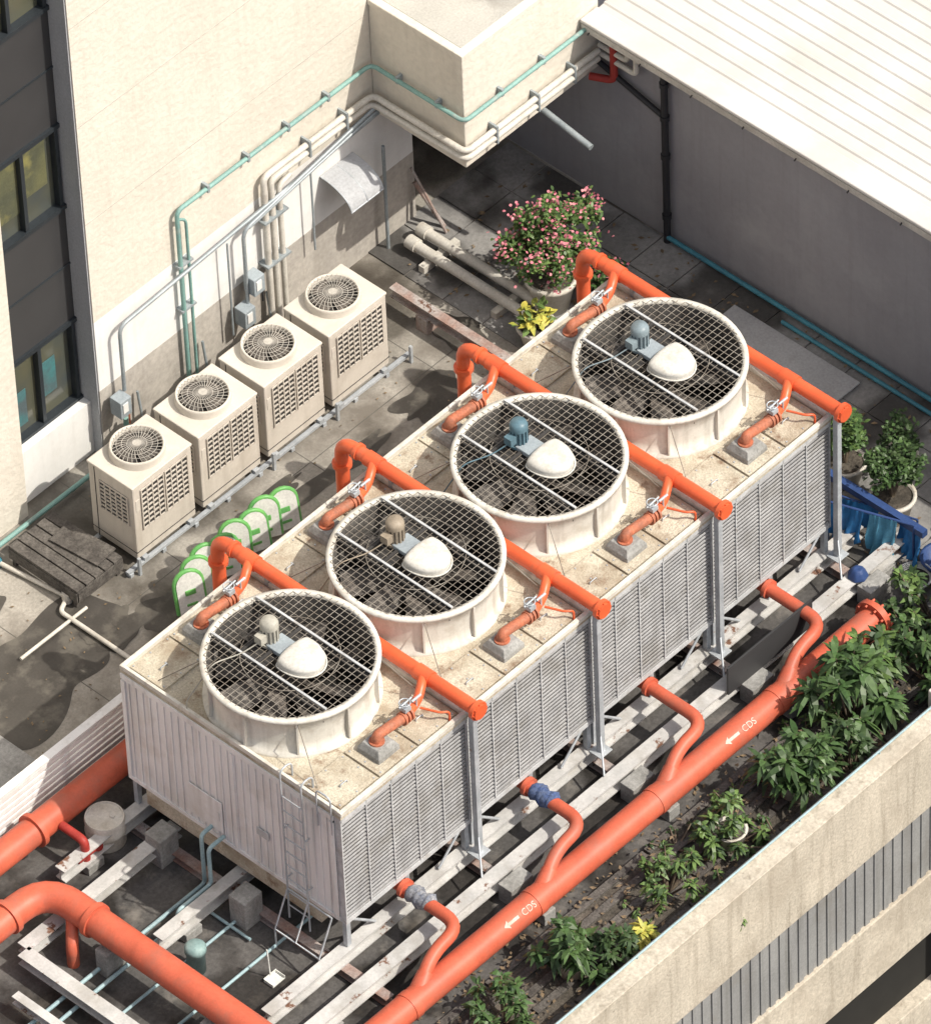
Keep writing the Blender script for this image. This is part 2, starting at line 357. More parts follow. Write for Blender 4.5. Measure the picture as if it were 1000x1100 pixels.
g=G('black_downpipe')
b=B().tube([(12.07,5.58,0),(12.07,5.58,3.25)],.05,12)
b.tube([(12.07,5.58,2.3),(12.07,6.75,2.6)],.04,10)
for z in (.5,1.6,2.3,2.9): b.cyl((12.07,5.58),.065,z-.04,z+.04,12)
b.obj('pipe','blackp',g)
g=G('blue_wall_pipe'); B().tube([(12.05,5.55,.14),(12.05,-6,.14)],.035,8).tube([(11.9,3.4,.08),(11.9,-6,.08)],.03,8).obj('pipe_run','blue',g)
g=G('red_fire_pipe'); B().tube([(12.05,6.45,3.25),(12.05,6.45,2.45),(11.9,6.75,2.45)],.055,12,.1).obj('pipe','dkred',g)
g=G('white_wall_pipe'); B().tube([(12.05,6.7,2.95),(12.05,6.2,2.95),(12.05,6.2,3.25)],.04,10,.08).tube([(12.05,6.7,2.8),(12.05,6.05,2.8),(12.05,6.05,3.25)],.04,10,.08).obj('pipe','pvc',g)
g=G('hanging_pipe'); B().tube([(11.1,6.9,2.36),(11.1,6.0,2.2)],.045,12).tube([(11.1,6.85,2.35),(11.1,6.85,2.5)],.02,6).obj('pipe','gpipe',g)

# ------------------------------------------------------------ cooling tower cells
L_,W_=2.25,3.70; ZT=2.8; ZB=.83
def cell(first):
    g=G('cooling_tower_cell',(0,0,0))
    B().box(.002,L_-.002,.13,W_,ZB,2.74).obj('casing','frp',g)
    b=B(); 
    for y in np.arange(.22,3.6,.12): b.box(-.010,0,y,y+.022,ZB+.06,2.70)
    b.box(-.02,0,.10,W_+.01,2.66,2.74); b.box(-.02,0,.10,W_+.01,ZB,ZB+.06)
    b.box(-.022,0,1.80,1.85,ZB+.07,2.62); b.box(-.022,0,.10,.17,ZB+.07,2.62); b.box(-.022,0,W_-.05,W_+.01,ZB+.07,2.62)
    if first: b.obj('end_panel_ribs','frp',g)
    B().box(.004,L_-.004,.118,.13,ZB,2.74).obj('louvre_cavity','cavity',g)  # dark sheet paints the shade behind the slats
    b=B(); n=26; h=(2.66-(ZB+.06))/n
    for i in range(n):
        z=ZB+.06+i*h
        vs=[]
        for x in (.03,L_-.03): vs+=[(x,.0,z+.0),(x,.018,z+.012),(x,.018,z+.026),(x,.0,z+.018)]
        b.add(vs,[(0,1,2,3),(7,6,5,4),(0,4,5,1),(1,5,6,2),(2,6,7,3),(3,7,4,0)])
    b.obj('louvre_slats','slat',g)
    b=B()
    for k in range(6):
        x=.015+k*(L_-.03)/5; b.box(x-.009,x+.009,-.010,.10,ZB,2.74)
    b.box(0,L_,-.01,.11,2.66,2.738); b.box(0,L_,-.008,.11,ZB-.02,ZB+.05)
    b.obj('louvre_frame','strut',g)
    b=B().box(.0,L_,-.02,W_+.02,2.742,ZT); b.obj('deck','deck',g)
    b=B()
    b.box(0,L_,-.03,.03,2.79,2.86); b.box(0,L_,W_-.03,W_+.03,2.79,2.86)
    b.box(0,.045,.03,W_-.03,2.79,2.87); b.box(L_-.045,L_-.001,.03,W_-.03,2.79,2.87)
    b.obj('deck_rim','cowl',g,.006)
    b=B()
    for y0,y1 in ((.07,.66),(W_-.66,W_-.07)):
        for x0,x1 in ((.08,.76),(.79,1.45),(1.48,2.17)): b.box(x0,x1,y0,y1,2.80,2.825+.01*random.random())
    b.obj('basin_covers','deck',g,.006)
    b=B()
    for y0 in (.1,.36,.62,W_-.62,W_-.36,W_-.1):
        for x0 in (.12,.42,.72,.84,1.4,1.54,1.85,2.12): b.cyl((x0,y0),.012,2.825,2.842,6)
    for x0,y0 in ((.4,.3),(1.8,.35),(.35,3.3),(1.75,3.35)): b.tube([(x0-.06,y0,2.83),(x0-.06,y0,2.87),(x0+.06,y0,2.87),(x0+.06,y0,2.83)],.008,6,.02)
    b.obj('cover_bolts','galv',g)
    c=(L_/2,W_/2)
    B().lathe(c,[(1.11,2.80),(1.11,2.84),(1.06,2.85),(1.045,3.0),(1.05,3.2),(1.075,3.38),(1.115,3.40),(1.118,3.46),(1.04,3.462),(1.035,3.42)],64).obj('fan_cowl','cowl',g)
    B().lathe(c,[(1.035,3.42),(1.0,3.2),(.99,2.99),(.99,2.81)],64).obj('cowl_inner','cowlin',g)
    B().disc(c,1.0,2.812,48).obj('fan_well','black',g)  # black disc paints the shade down inside the cowl
    b=B()
    for k in range(10):
        a=2*math.pi*k/10+.2; ca,sa=math.cos(a),math.sin(a)
        def P(r,t,z): return (c[0]+r*ca-t*sa,c[1]+r*sa+t*ca,z)
        vs=[P(r,t,z) for z,r1 in ((2.84,1.10),(3.40,1.10)) for r in (1.04,r1) for t in (-.012,.012)]
        b.add(vs,[(0,1,3,2),(4,6,7,5),(0,4,5,1),(1,5,7,3),(3,7,6,2),(2,6,4,0)])
    b.obj('cowl_flanges','cowl',g)
    b=B(); nb=8
    for k in range(nb):
        a=2*math.pi*k/nb+.35; vs=[]
        for r,wd in ((.16,.14),(.4,.26),(.7,.34),(.96,.34)):
            for t,dz in ((-wd/2,.07),(wd/2,-.07)):
                aa=a+t/r*1.0+(r-.5)*.25; vs.append((c[0]+r*math.cos(aa),c[1]+r*math.sin(aa),3.05+dz))
        b.add(vs,[(2*i,2*i+1,2*i+3,2*i+2) for i in range(3)],True)
    b.cyl(c,.18,2.98,3.14,20); b.obj('fan_blades','blade',g)
    b=B(); R=1.06; st=.088
    for k in range(-12,13):
        d=k*st; 
        if abs(d)>R-.02: continue
        h=math.sqrt(R*R-d*d); r=.0034
        b.box(c[0]+d-r,c[0]+d+r,c[1]-h,c[1]+h,3.467,3.472)
        b.box(c[0]-h,c[0]+h,c[1]+d-r,c[1]+d+r,3.473,3.478)
    for rr in (.62,): 
        pts=[(c[0]+rr*math.cos(a),c[1]+rr*math.sin(a),3.486) for a in np.linspace(0,2*math.pi,49)]
        b.tube(pts,.005,6,caps=False)
    b.obj('wire_guard','wire',g)
    b=B();b2=B()
    for dx in (-.40,.40):
        h=math.sqrt(1.05**2-dx*dx)
        b2.box(c[0]+dx-.045,c[0]+dx+.01,c[1]-h,c[1]+h,3.30,3.44)  # dark bars carry the shadow line of the struts
        b.box(c[0]+dx-.0,c[0]+dx+.030,c[1]-h,c[1]+h,3.485,3.505)
    b2.box(c[0]-.40,c[0]+.40,c[1]+.12,c[1]+.5,3.40,3.43)
    b2.box(c[0]-.40,c[0]+.40,c[1]+.18,c[1]+.22,3.48,3.5); b2.box(c[0]-.40,c[0]+.40,c[1]+.46,c[1]+.5,3.48,3.5)
    b2.obj('strut_webs','dark',g)
    b.obj('support_struts','strut',g)
    b=B(); nu,nv_=28,9; vs=[]
    for j in range(nv_):
        t=j/(nv_-1); zz=3.54+.085*math.sin(t*math.pi/2); sc_=math.cos(t*math.pi/2)**.55 if j<nv_-1 else .01
        for i in range(nu):
            a=2*math.pi*i/nu; x=.285*math.cos(a); y=.37*math.sin(a)
            if y>.10: y=.10+(y-.10)*.22
            vs.append((c[0]+.02+x*(.15+.85*sc_),c[1]-.12+y*(.2+.8*sc_),zz))
    vs2=[(x,y,3.46) for x,y,_ in vs[:nu]]
    vs=vs2+vs
    fs=[(j*nu+i,j*nu+(i+1)%nu,(j+1)*nu+(i+1)%nu,(j+1)*nu+i) for j in range(nv_) for i in range(nu)]+[tuple(nv_*nu+i for i in range(nu))]
    b.add(vs,fs,True); 
    b.tube([(x*1.0+(x-c[0]-.02)*.04,y+(y-c[1]+.12)*.04,3.485) for x,y,_ in vs2]+[(vs2[0][0]+(vs2[0][0]-c[0]-.02)*.04,vs2[0][1]+(vs2[0][1]-c[1]+.12)*.04,3.485)],.012,6,caps=False)
    b.obj('gearbox_hood','hood',g)
    b=B().box(c[0]-.12,c[0]+.16,c[1]-.02,c[1]+.30,3.46,3.53); b.obj('drive_base','bluegrey',g,.01)
    b=B()
    for sx,sy in ((-1,-1),(1,-1),(-1,1),(1,1)):
        b.tube([(c[0]+sx*.72,c[1]+sy*.80,3.40),(c[0]+sx*.98,c[1]+sy*1.35,2.84)],.006,5)
    b.obj('brace_rods','wire',g)
    for y in (.38,W_-.34):
        b=B().lathe((1.1,y),[(.27,2.80),(.26,2.90),(.19,2.99),(.0,2.99)],4,False,math.pi/4); b.obj('inlet_block','cblock',g,.01)
    b=B().box(.02,L_-.02,.45,W_-.25,.50,ZB); b.obj('cold_water_basin','deck',g)
    b=B()
    for x in (.06,1.12,2.19):
        for y in (.02,W_-.08): b.box(x-.035,x+.035,y,y+.07,.36,ZB)
    b.tube([(.1,.05,ZB-.02),(.55,.05,.38)],.02,6).tube([(2.15,.05,ZB-.02),(1.7,.05,.38)],.02,6)
    b.obj('legs','galv',g)
    return g
def motor(parent,m):
    c=(L_/2+.0,W_/2+.34)
    b=B().cyl(c,.10,3.50,3.78,16)
    for k in range(14):
        a=2*math.pi*k/14; ca,sa=math.cos(a),math.sin(a)
        b.box(c[0]+.11*ca-.008,c[0]+.11*ca+.008,c[1]+.11*sa-.012,c[1]+.11*sa+.012,3.53,3.74,a)
    b.lathe(c,[(.12,3.74),(.12,3.80),(.095,3.85),(0,3.86)],20); b.cyl(c,.14,3.47,3.51,18)
    b.box(c[0]-.21,c[0]-.11,c[1]-.06,c[1]+.06,3.58,3.70)
    b.tube([(c[0]-.2,c[1],3.6),(c[0]-.4,c[1]+.1,3.5),(c[0]-.75,c[1]+.25,3.5),(c[0]-1.1,c[1]+.4,3.0),(c[0]-1.1,c[1]+.4,2.85)],.009,6,.1)
    b.obj('fan_motor',m,parent)
g0=cell(True); motor(g0,'motor_g')
gc=dup(g0,'cooling_tower_cell',(L_,0,0),skip=('end_panel_ribs','fan_motor')); motor(gc,'motor_t')
g2=dup(g0,'cooling_tower_cell',(2*L_,0,0),skip=('end_panel_ribs','fan_motor')); motor(g2,'motor_b')
g3=dup(g0,'cooling_tower_cell',(3*L_,0,0),skip=('end_panel_ribs','fan_motor')); motor(g3,'motor_s')
for k,gg in enumerate((g0,gc,g2,g3)):
    for c_ in gg.children:
        if c_.name.startswith('fan_blades'):
            cx=L_/2;cy=W_/2; a=k*.4
            c_.matrix_local=Matrix.Translation((cx,cy,0))@Matrix.Rotation(a,4,'Z')@Matrix.Translation((-cx,-cy,0))
B().box(-.03,-.012,2.05,2.62,1.0,1.55).box(-.04,-.03,2.10,2.13,1.2,1.35).obj('access_door','frp',g0,.006)
B().box(-.028,-.012,1.25,1.45,1.45,1.58).obj('rating_plate','strut',g0,.003)
g=G('access_ladder')
b=B()
for y in (.55,.90): b.tube([(-.09,y,.36),(-.09,y,3.05),(.12,y,3.05),(.12,y,2.8)],.013,8,.1)
for z in np.arange(.6,2.8,.25): b.tube([(-.09,.55,z),(-.09,.90,z)],.010,6)
for z in (1.1,2.0): 
    for y in (.55,.90): b.tube([(-.09,y,z),(0,y,z)],.012,6)
b.tube([(-.02,.12,2.4),(-.02,.12,3.05),(-.02,.36,3.05),(-.02,.36,2.4)],.012,8,.08)
b.tube([(-.09,.55,.9),(-.35,.55,.36),(-.35,.15,.36)],.014,6).tube([(-.09,.9,.9),(-.35,.9,.36),(-.35,.55,.36)],.014,6).tube([(-.09,.15,.9),(-.09,.9,.9)],.014,6).tube([(-.35,.15,.36),(-.35,.15,0)],.014,6).tube([(-.35,.9,.36),(-.35,.9,0)],.014,6).tube([(-.09,.15,.9),(-.35,.15,.36)],.014,6)
b.obj('ladder_frame','galv',g)

# ------------------------------------------------------------ supporting beams
g=G('steel_support_frame')
def ibeam(b,a,bb,w=.16,h=.2,ax='x',o=0,z=.15):
    if ax=='x':
        b.box(a,bb,o-w/2,o+w/2,z+h-.02,z+h); b.box(a,bb,o-w/2,o+w/2,z,z+.02); b.box(a,bb,o-.012,o+.012,z+.02,z+h-.02)
    else:
        b.box(o-w/2,o+w/2,a,bb,z+h-.02,z+h); b.box(o-w/2,o+w/2,a,bb,z,z+.02); b.box(o-.012,o+.012,a,bb,z+.02,z+h-.02)
b=B()
ibeam(b,-1.4,9.6,.17,.2,'x',.05); ibeam(b,-1.6,9.9,.19,.2,'x',-.52); ibeam(b,-1.4,9.3,.17,.2,'x',3.6); ibeam(b,-1.4,9.3,.17,.2,'x',1.9)
b.obj('long_beams','beam',g)
b=B()
for x in (-.1,2.25,4.5,6.75,9.0): ibeam(b,-.8,4.0,.14,.13,'y',x,.018)
b.obj('cross_beams','rustbeam',g)
b=B()
for x in (-.9,1.1,3.3,5.6,7.9,9.4):
    for y in (-.52,1.9,3.6): b.box(x-.14,x+.14,y-.13,y+.13,0,.149)
for x in (2.25,4.5,6.75,9.0): b.box(x-.2,x+.2,-.85,-.62,0,.3)
b.obj('concrete_pads','cblock',g,.01)
for k in range(1,5):
    g=G('steel_post'); x=L_*k
    b=B().box(x-.04,x+.04,-.16,-.08,.35,2.92); b.box(x-.11,x+.11,-.22,-.02,.35,.37); b.box(x-.06,x+.06,-.19,-.05,2.92,2.94)
    b.tube([(x,-.12,.7),(x-.3,-.45,.37)],.015,6); b.obj('post','galv',g,.004)
g=G('sheet_metal_panel'); B().box(6.3,7.9,-.66,-.63,.30,.78).obj('panel','panelk',g)

# ------------------------------------------------------------ header pipes over deck
def header(x):
    g=G('condenser_water_pipe')
    z=3.05; r=.092
    B().tube([(x,4.2,.5),(x,4.2,z),(x,-.22,z)],r,18,.26).obj('header','red',g)
    b=B()
    b.tube([(x,-.20,z),(x,-.26,z)],.135,20).tube([(x,-.26,z),(x,-.29,z)],.11,20)
    b.tube([(x,3.92,z),(x,3.87,z)],.115,18).tube([(x,4.2,2.6),(x,4.2,2.66)],.13,18)
    for k in range(8):
        a=2*math.pi*k/8; b.tube([(x+.115*math.cos(a),-.19,z+.115*math.sin(a)),(x+.115*math.cos(a),-.28,z+.115*math.sin(a))],.012,6)
    b.obj('end_flange','red',g)
    for s_,y0,yb in ((1,.66,.38),(-1,3.62,W_-.34)):
        b=B().tube([(x-.02,y0,z+.01),(x-.16,y0-.10,z+.02),(x-.3,(y0+yb)/2-.03,2.98),(x-.62,yb,3.02)],.062,14,.14)
        b.tube([(x,y0-.12,z),(x,y0+.12,z)],.108,16)
        b.obj('branch','red',g)
        b=B().tube([(x-.60,yb,3.02),(x-1.15,yb,3.10),(x-1.15,yb,2.97)],.068,14,.16)
        b.obj('elbow','copper',g)
        b=B()
        for xx in (x-.56,x-.62,x-.68): b.tube([(xx,yb,3.02),(xx-.03,yb,3.023)],.092,16)
        b.cyl((x-1.15,yb),.10,2.985,3.01,16)
        b.obj('branch_flanges','copper',g)
        b=B().tube([(x-.62,yb,3.05),(x-.62,yb+.02,3.22)],.018,8).tube([(x-.72,yb+.02,3.22),(x-.5,yb+.02,3.24)],.014,6).box(x-.67,x-.57,yb-.04,yb+.08,3.12,3.18)
        b.tube([(x-.42,yb+.02,3.0),(x-.42,yb+.02,3.16)],.014,6).tube([(x-.50,yb+.02,3.16),(x-.34,yb+.02,3.16)],.02,6)
        b.obj('valve_handle','galv',g)
        b=B()
        pts=[(x-.62+.07*math.cos(a),yb+.02+.07*math.sin(a),3.24) for a in np.linspace(0,2*math.pi,17)]
        b.tube(pts,.009,6,caps=False); b.obj('handwheel','galv',g)
    B().tube([(x-.4,.36,3.0),(x-.3,.12,3.0),(x-.2,.06,2.98),(x-.2,.06,2.82)],.016,8,.05).obj('bleed_pipe','red',g)
    B().box(x-.03,x+.03,3.3,3.36,2.8,2.96).box(x-.03,x+.03,1.8,1.86,2.8,2.96).obj('pipe_saddles','galv',g)
for k in range(1,5): header(L_*k-.02)

g=G('condenser_supply_pipe')
B().tube([(-6,-1.2,.36),(8.45,-1.2,.36)],.185,24).obj('main_pipe','red2',g)
b=B().tube([(8.42,-1.2,.36),(8.50,-1.2,.36)],.27,24).tube([(8.5,-1.2,.36),(8.54,-1.2,.36)],.22,24)
for k in range(10):
    a=2*math.pi*k/10; b.tube([(8.38,-1.2+.235*math.cos(a),.36+.235*math.sin(a)),(8.56,-1.2+.235*math.cos(a),.36+.235*math.sin(a))],.018,6)
b.obj('end_flange','red2',g)
for k in range(4):
    x=1.0+L_*k
    B().tube([(x,.35,.68),(x,-.98,.68),(x-.55,-1.0,.62),(x-.95,-1.16,.42)],.088,16,.26).obj('branch','red2',g)
    b=B().tube([(x-.75,-1.09,.53),(x-1.05,-1.2,.36)],[.105,.15],16).tube([(x,-.02,.68),(x,-.08,.68)],.13,16).tube([(x-1.1,-1.2,.36),(x-1.22,-1.2,.36)],.195,24)
    b.obj('branch_collar','red2',g)
    if k<2:
        b=B()
        for j in range(5):
            a=j*1.9; b.tube([(x+.02*math.cos(a),-.14-.06*j,.68+.02*math.sin(a)),(x+.02*math.sin(a),-.19-.06*j,.685),(x,-.24-.06*j,.68)],[.10,.135-.01*(j%2),.10],10)
        b.obj('rag_wrap','rag2' if k==0 else 'rag',g)
b=B()
for x in (-1,2.2,4.5,6.8): b.box(x-.1,x+.1,-1.36,-1.04,0,.19)
b.obj('pipe_saddles','cblock',g,.01)
n=Vector((0,-.60,.80)).normalized(); yax=Vector((0,.80,.60)).normalized(); xax=Vector((1,0,0))
def stencil(x):
    cu=bpy.data.curves.new('lettering','FONT'); cu.body='CDS'; cu.size=.125; cu.extrude=.001
    tmp=bpy.data.objects.new('tmp',cu); COL.objects.link(tmp)
    dg=bpy.context.evaluated_depsgraph_get(); me=bpy.data.meshes.new_from_object(tmp.evaluated_get(dg)); bpy.data.objects.remove(tmp)
    me.materials.clear(); me.materials.append(M['paint'])
    Mx=Matrix((xax,yax,n)).transposed().to_4x4(); Mx.translation=Vector((x,-1.2,.36))+n*.190-yax*.045
    o=bpy.data.objects.new('lettering',me); COL.objects.link(o); o.parent=g; o.matrix_local=Mx
    b=B(); A=[(-.36,.045),(-.28,.10),(-.28,.065),(-.10,.065),(-.10,.025),(-.28,.025),(-.28,-.01)]
    b.add([Vector((x,-1.2,.36))+n*.190-yax*.045+xax*(u+.04)+yax*v_ for u,v_ in A],[(0,6,5,4,3,2,1)])
    b.obj('flow_arrow','paint',g)
stencil(1.75); stencil(5.83)

g=G('return_header_pipe'); B().tube([(-9,4.2,.5),(9.2,4.2,.5)],.19,24).tube([(-1.2,4.2,.5),(-1.27,4.2,.5)],.24,24).obj('main_pipe','red2',g)
g=G('large_red_pipe')
B().tube([(-9,3.35,.62),(-1.87,3.35,.62),(-1.87,-6,.62)],.2,24,.5).obj('main_pipe','red2',g)
b=B().tube([(-1.87,2.55,.62),(-1.87,2.47,.62)],.235,24).tube([(-2.5,3.35,.62),(-2.58,3.35,.62)],.235,24).tube([(-1.87,2.9,.62),(-2.2,2.6,.3),(-2.2,2.6,0)],.08,12,.1)
b.obj('pipe_flanges','red2',g)
b=B()
for y in (2.2,.4,-1.6): b.box(-2.1,-1.64,y-.1,y+.1,0,.43)
b.obj('pipe_saddles','cblock',g,.01)
g=G('small_red_pipe'); B().tube([(-.95,4.0,.5),(-.95,3.6,.5),(-.95,3.6,.0)],.06,12,.1).tube([(-1.1,3.6,.25),(-.75,3.6,.25)],.05,12).tube([(-.75,3.6,.22),(-.75,3.6,.28)],.08,12).obj('pipe','dkred',g)
g=G('white_drum'); B().lathe((-.45,3.75),[(.0,.0),(.25,.0),(.26,.03),(.25,.2),(.265,.22),(.25,.24),(.26,.40),(.25,.44)],28).lathe((-.45,3.75),[(.25,.44),(.235,.44),(.23,.42),(0,.42)],28,False).cyl((-.38,3.68),.035,.42,.45,10).obj('drum_body','pot',g)
g=G('slatted_fence')
b=B()
for i in range(8): b.box(-7,1.9,4.56,4.585,.10+i*.11,.17+i*.11)
for x in np.arange(-6.9,1.95,1.1): b.box(x-.03,x+.03,4.585,4.64,0,1.0)
b.box(-7,1.9,4.54,4.66,.98,1.02); b.obj('fence_panels','frp',g)
g=G('concrete_plinth'); B().box(-7,-.2,4.95,6.0,0,.22).obj('plinth','cblock',g,.02)
g=G('light_blue_water_pipe')
b=B().tube([(-.02,2.25,1.0),(-.22,2.25,1.0),(-.22,2.25,.10),(-4,2.25,.10)],.028,10,.08)
b.tube([(-.02,2.05,.95),(-.30,2.05,.95),(-.30,2.05,.30),(-.9,2.05,.30),(-.9,2.05,.08),(-4,2.02,.08)],.028,10,.08)
b.tube([(-.5,1.2,.06),(-.5,2.2,.06)],.022,8).tube([(-3.5,1.55,.06),(-.3,1.55,.06)],.022,8)
b.tube([(-4,.9,.06),(.3,.9,.06)],.022,8)
b.obj('pipe_run','cyan',g)
g=G('filter_canister',(-1.25,1.4,0)); B().lathe((0,0),[(0,0),(.12,0),(.12,.34),(.14,.35),(.14,.42),(.10,.46),(0,.47)],20).obj('canister','tank',g)
g=G('dustpan',(-.75,.55,0))
b=B().box(-.11,.11,-.08,.08,.01,.02).box(-.11,-.1,-.08,.08,.02,.06).box(.1,.11,-.08,.08,.02,.06).box(-.11,.11,.07,.08,.02,.07).tube([(0,.07,.05),(0,.10,.5)],.010,8); b.obj('pan','wplastic',g)
g=G('concrete_block',(-.25,1.5,0)); B().box(-.16,.16,-.14,.14,0,.5).obj('block','cblock',g,.015)
g=G('concrete_block',(-.2,3.0,0)); B().box(-.16,.16,-.14,.14,0,.5).obj('block','cblock',g,.015)
g=G('steel_channel')
b=B(); ibeam(b,-4,3.0,.2,.16,'y',-2.65,.18); ibeam(b,-2.6,.1,.2,.16,'x',3.05,.18); ibeam(b,-4,2.6,.12,.14,'y',-3.2,.18)
b.obj('channel_section','beam',g)

# ------------------------------------------------------------ AC units
def acunit():
    g=G('air_conditioning_condenser',(3.17,6.72,0))
    w_,d_,z0,z1=1.08,.80,.15,1.42
    B().box(0,w_,0,d_,z0,z1).obj('cabinet','ac',g,.02)
    B().box(-.012,w_+.012,-.012,d_+.012,z1,z1+.045).obj('top_cover','actop',g,.015)
    B().box(-.004,w_+.004,-.006,d_,z0+.12,z0+.13).box(-.006,-.0,.68,.69,z0,z1).obj('panel_seams','dark',g)
    b=B();s=B()
    for x0,x1 in ((.14,.54),(.58,.98)):
        b.box(x0,x1,-.004,.0,.62,1.34)
        for i in range(9):
            z=.62+i*.0875; s.box(x0,x1,-.018,-.004,z,z+.020)
        for i in range(5): 
            x=x0+i*(x1-x0)/4; s.box(x-.008,x+.008,-.022,-.004,.62,1.34)
    b.box(-.004,0,.10,.60,.72,1.24)
    for i in range(8):
        z=.72+i*.071; s.box(-.018,-.004,.10,.60,z,z+.02)
    for i in range(6): y=.10+i*.1; s.box(-.022,-.004,y-.009,y+.009,.72,1.24)
    b.obj('grille_recess','dark',g); s.obj('side_grilles','ac',g)  # dark panels on the cabinet face paint the shade behind the grilles
    B().box(.04,.11,-.006,0,1.0,1.2).obj('service_label','actop',g,.003)
    c=(w_/2,d_/2+.03); zr=z1+.16
    B().lathe(c,[(.375,z1+.045),(.365,zr-.03),(.362,zr),(.345,zr+.008),(.330,zr-.005),(.325,z1+.05)],40).obj('fan_ring','actop',g)
    B().disc(c,.335,z1+.06,40).obj('fan_well','dark',g)  # dark disc paints the shade below the fan
    b=B()
    for k in range(4):
        a=k*2*math.pi/4; vs=[]
        for r,wd in ((.07,.10),(.2,.26),(.31,.32)):
            for t,dz in ((-.5,.03),(.5,0)):
                aa=a+wd*t/r; vs.append((c[0]+r*math.cos(aa),c[1]+r*math.sin(aa),z1+.09+dz))
        b.add(vs,[(0,1,3,2),(2,3,5,4)],True)
    b.obj('fan_blades','blade',g)
    b=B()
    for k in range(32):
        a=k*2*math.pi/32; b.tube([(c[0]+.06*math.cos(a),c[1]+.06*math.sin(a),zr+.02),(c[0]+.2*math.cos(a+.25),c[1]+.2*math.sin(a+.25),zr+.012),(c[0]+.345*math.cos(a+.4),c[1]+.345*math.sin(a+.4),zr)],.0045,4,caps=False)
    for r in (.13,.2,.27): b.tube([(c[0]+r*math.cos(a),c[1]+r*math.sin(a),zr+.012) for a in np.linspace(0,2*math.pi,33)],.004,4,caps=False)
    b.cyl(c,.06,zr+.012,zr+.028,16); b.obj('fan_grille','grille',g)
    b=B()
    for x in (.08,w_-.16): b.box(x,x+.08,-.05,d_+.05,.10,.15)
    b.obj('feet','galv',g)
    return g
a0=acunit()
for i in range(1,4): dup(a0,'air_conditioning_condenser',(3.17+1.215*i,6.72,0))
g=G('equipment_rail')
b=B()
for y in (6.70,7.45):
    b.box(2.95,8.25,y-.03,y+.03,.06,.10)
    for x in np.arange(3.0,8.3,.6): b.box(x-.03,x+.03,y-.04,y+.04,0,.06)
for x in (3.1,5.6,6.8,8.2): b.box(x-.02,x+.02,6.60,6.64,0,.3)
b.obj('rails','galv',g)

# ------------------------------------------------------------ misc objects on terrace
g=G('timber_bench',(2.55,7.4,0)); 
b=B()
for i in range(5): b.box(-.42+i*.17,-.27+i*.17,-.62,.62,.30+.004*(i%2),.34+.004*(i%2))
for x in (-.38,.36):
    for y in (-.55,.55): b.box(x-.03,x+.03,y-.03,y+.03,0,.30)
b.box(-.42,.42,-.56,-.50,.22,.29); b.box(-.42,.42,.50,.56,.22,.29); b.box(-.43,-.39,-.62,.62,.12,.29); b.box(-.42,.42,-.62,-.58,.1,.29)
b.box(.02,.4,-.5,.3,.35,.38,.1)
b.obj('planks','wood',g,.006)
g=G('ground_water_pipe')
b=B().tube([(2.0,9,.06),(2.0,8.2,.06),(2.15,7.1,.06),(2.15,7.0,.06),(1.92,6.9,.06),(1.92,4.7,.06)],.032,10,.08)
b.tube([(1.0,6.7,.05),(2.2,6.7,.05)],.025,8).cyl((2.15,7.0),.07,0,.16,12); b.obj('pipe_run','pvc',g)
g=G('teal_ground_pipe'); B().tube([(-4,8.3,.08),(4.6,8.3,.08),(4.6,8.3,.6)],.035,8,.1).obj('pipe_run','teal',g)
g=G('blue_valve_cap',(2.0,8.15,0)); B().lathe((0,0),[(0,0),(.09,0),(.09,.08),(.05,.13),(0,.14)],14).obj('cap','blue',g)
hh=.64
for i,(x,y,rz) in enumerate(((3.05,5.62,.1),(3.28,5.72,-.05),(3.52,5.78,.15),(3.80,5.72,.05),(4.06,5.80,-.1),(4.36,5.74,.1),(4.62,5.80,.0),(4.90,5.72,.1))):
    g=G('folded_plastic_barrier',(x,y,.03)); g.rotation_euler=(-.25,0,rz-math.radians(28))
    pts=[(-.19,0,.04),(-.19,0,hh-.19)]+[(-.19*math.cos(a),0,hh-.19+.19*math.sin(a)) for a in np.linspace(.25,math.pi-.25,9)]+[(.19,0,hh-.19),(.19,0,.04)]
    B().tube(pts,.034,8).obj('green_frame','green',g)
    # white body as a fan of quads between the two legs of the arch
    b=B()
    for yy in (-.045,.045):
        vs=[];m_=len(pts)//2
        for q in range(m_+1):
            pa=pts[q]; pb=pts[-1-q]; vs+=[(pa[0]*.95,yy,pa[2]),(pb[0]*.95,yy,pb[2])]
        b.add(vs,[(2*q,2*q+1,2*q+3,2*q+2) for q in range(m_)])
    b.obj('white_panel','wplastic',g)
    B().box(-.075,.075,-.055,.055,.30,.38).box(-.075,.075,-.055,.055,.14,.18).obj('slot','green',g,.01)
g=G('spare_pipe'); B().tube([(9.7,6.0,.2),(9.7,8.05,.2)],.075,16).tube([(9.7,7.9,.2),(9.7,8.06,.2)],.10,16).obj('pipe','pvc',g)
g=G('spare_pipe'); B().tube([(9.97,6.0,.2),(9.97,8.1,.2)],.075,16).tube([(9.97,7.95,.2),(9.97,8.11,.2)],.10,16).box(9.5,10.2,6.3,6.4,.0,.125).box(9.5,10.2,7.6,7.7,.0,.125).obj('pipe','pvc',g)
g=G('rusty_steel_beam'); b=B(); ibeam(b,3.9,7.5,.14,.16,'y',8.8,.25); 
for y in (4.6,6.9): b.box(8.7,8.9,y-.1,y+.1,0,.25)
b.obj('beam_section','rustbeam',g)
g=G('leaning_pole'); B().tube([(10.15,8.4,1.0),(10.25,7.9,.05)],.02,8).tube([(10.2,8.4,.7),(10.32,8.0,.05)],.03,8).obj('pole','rustbeam',g)

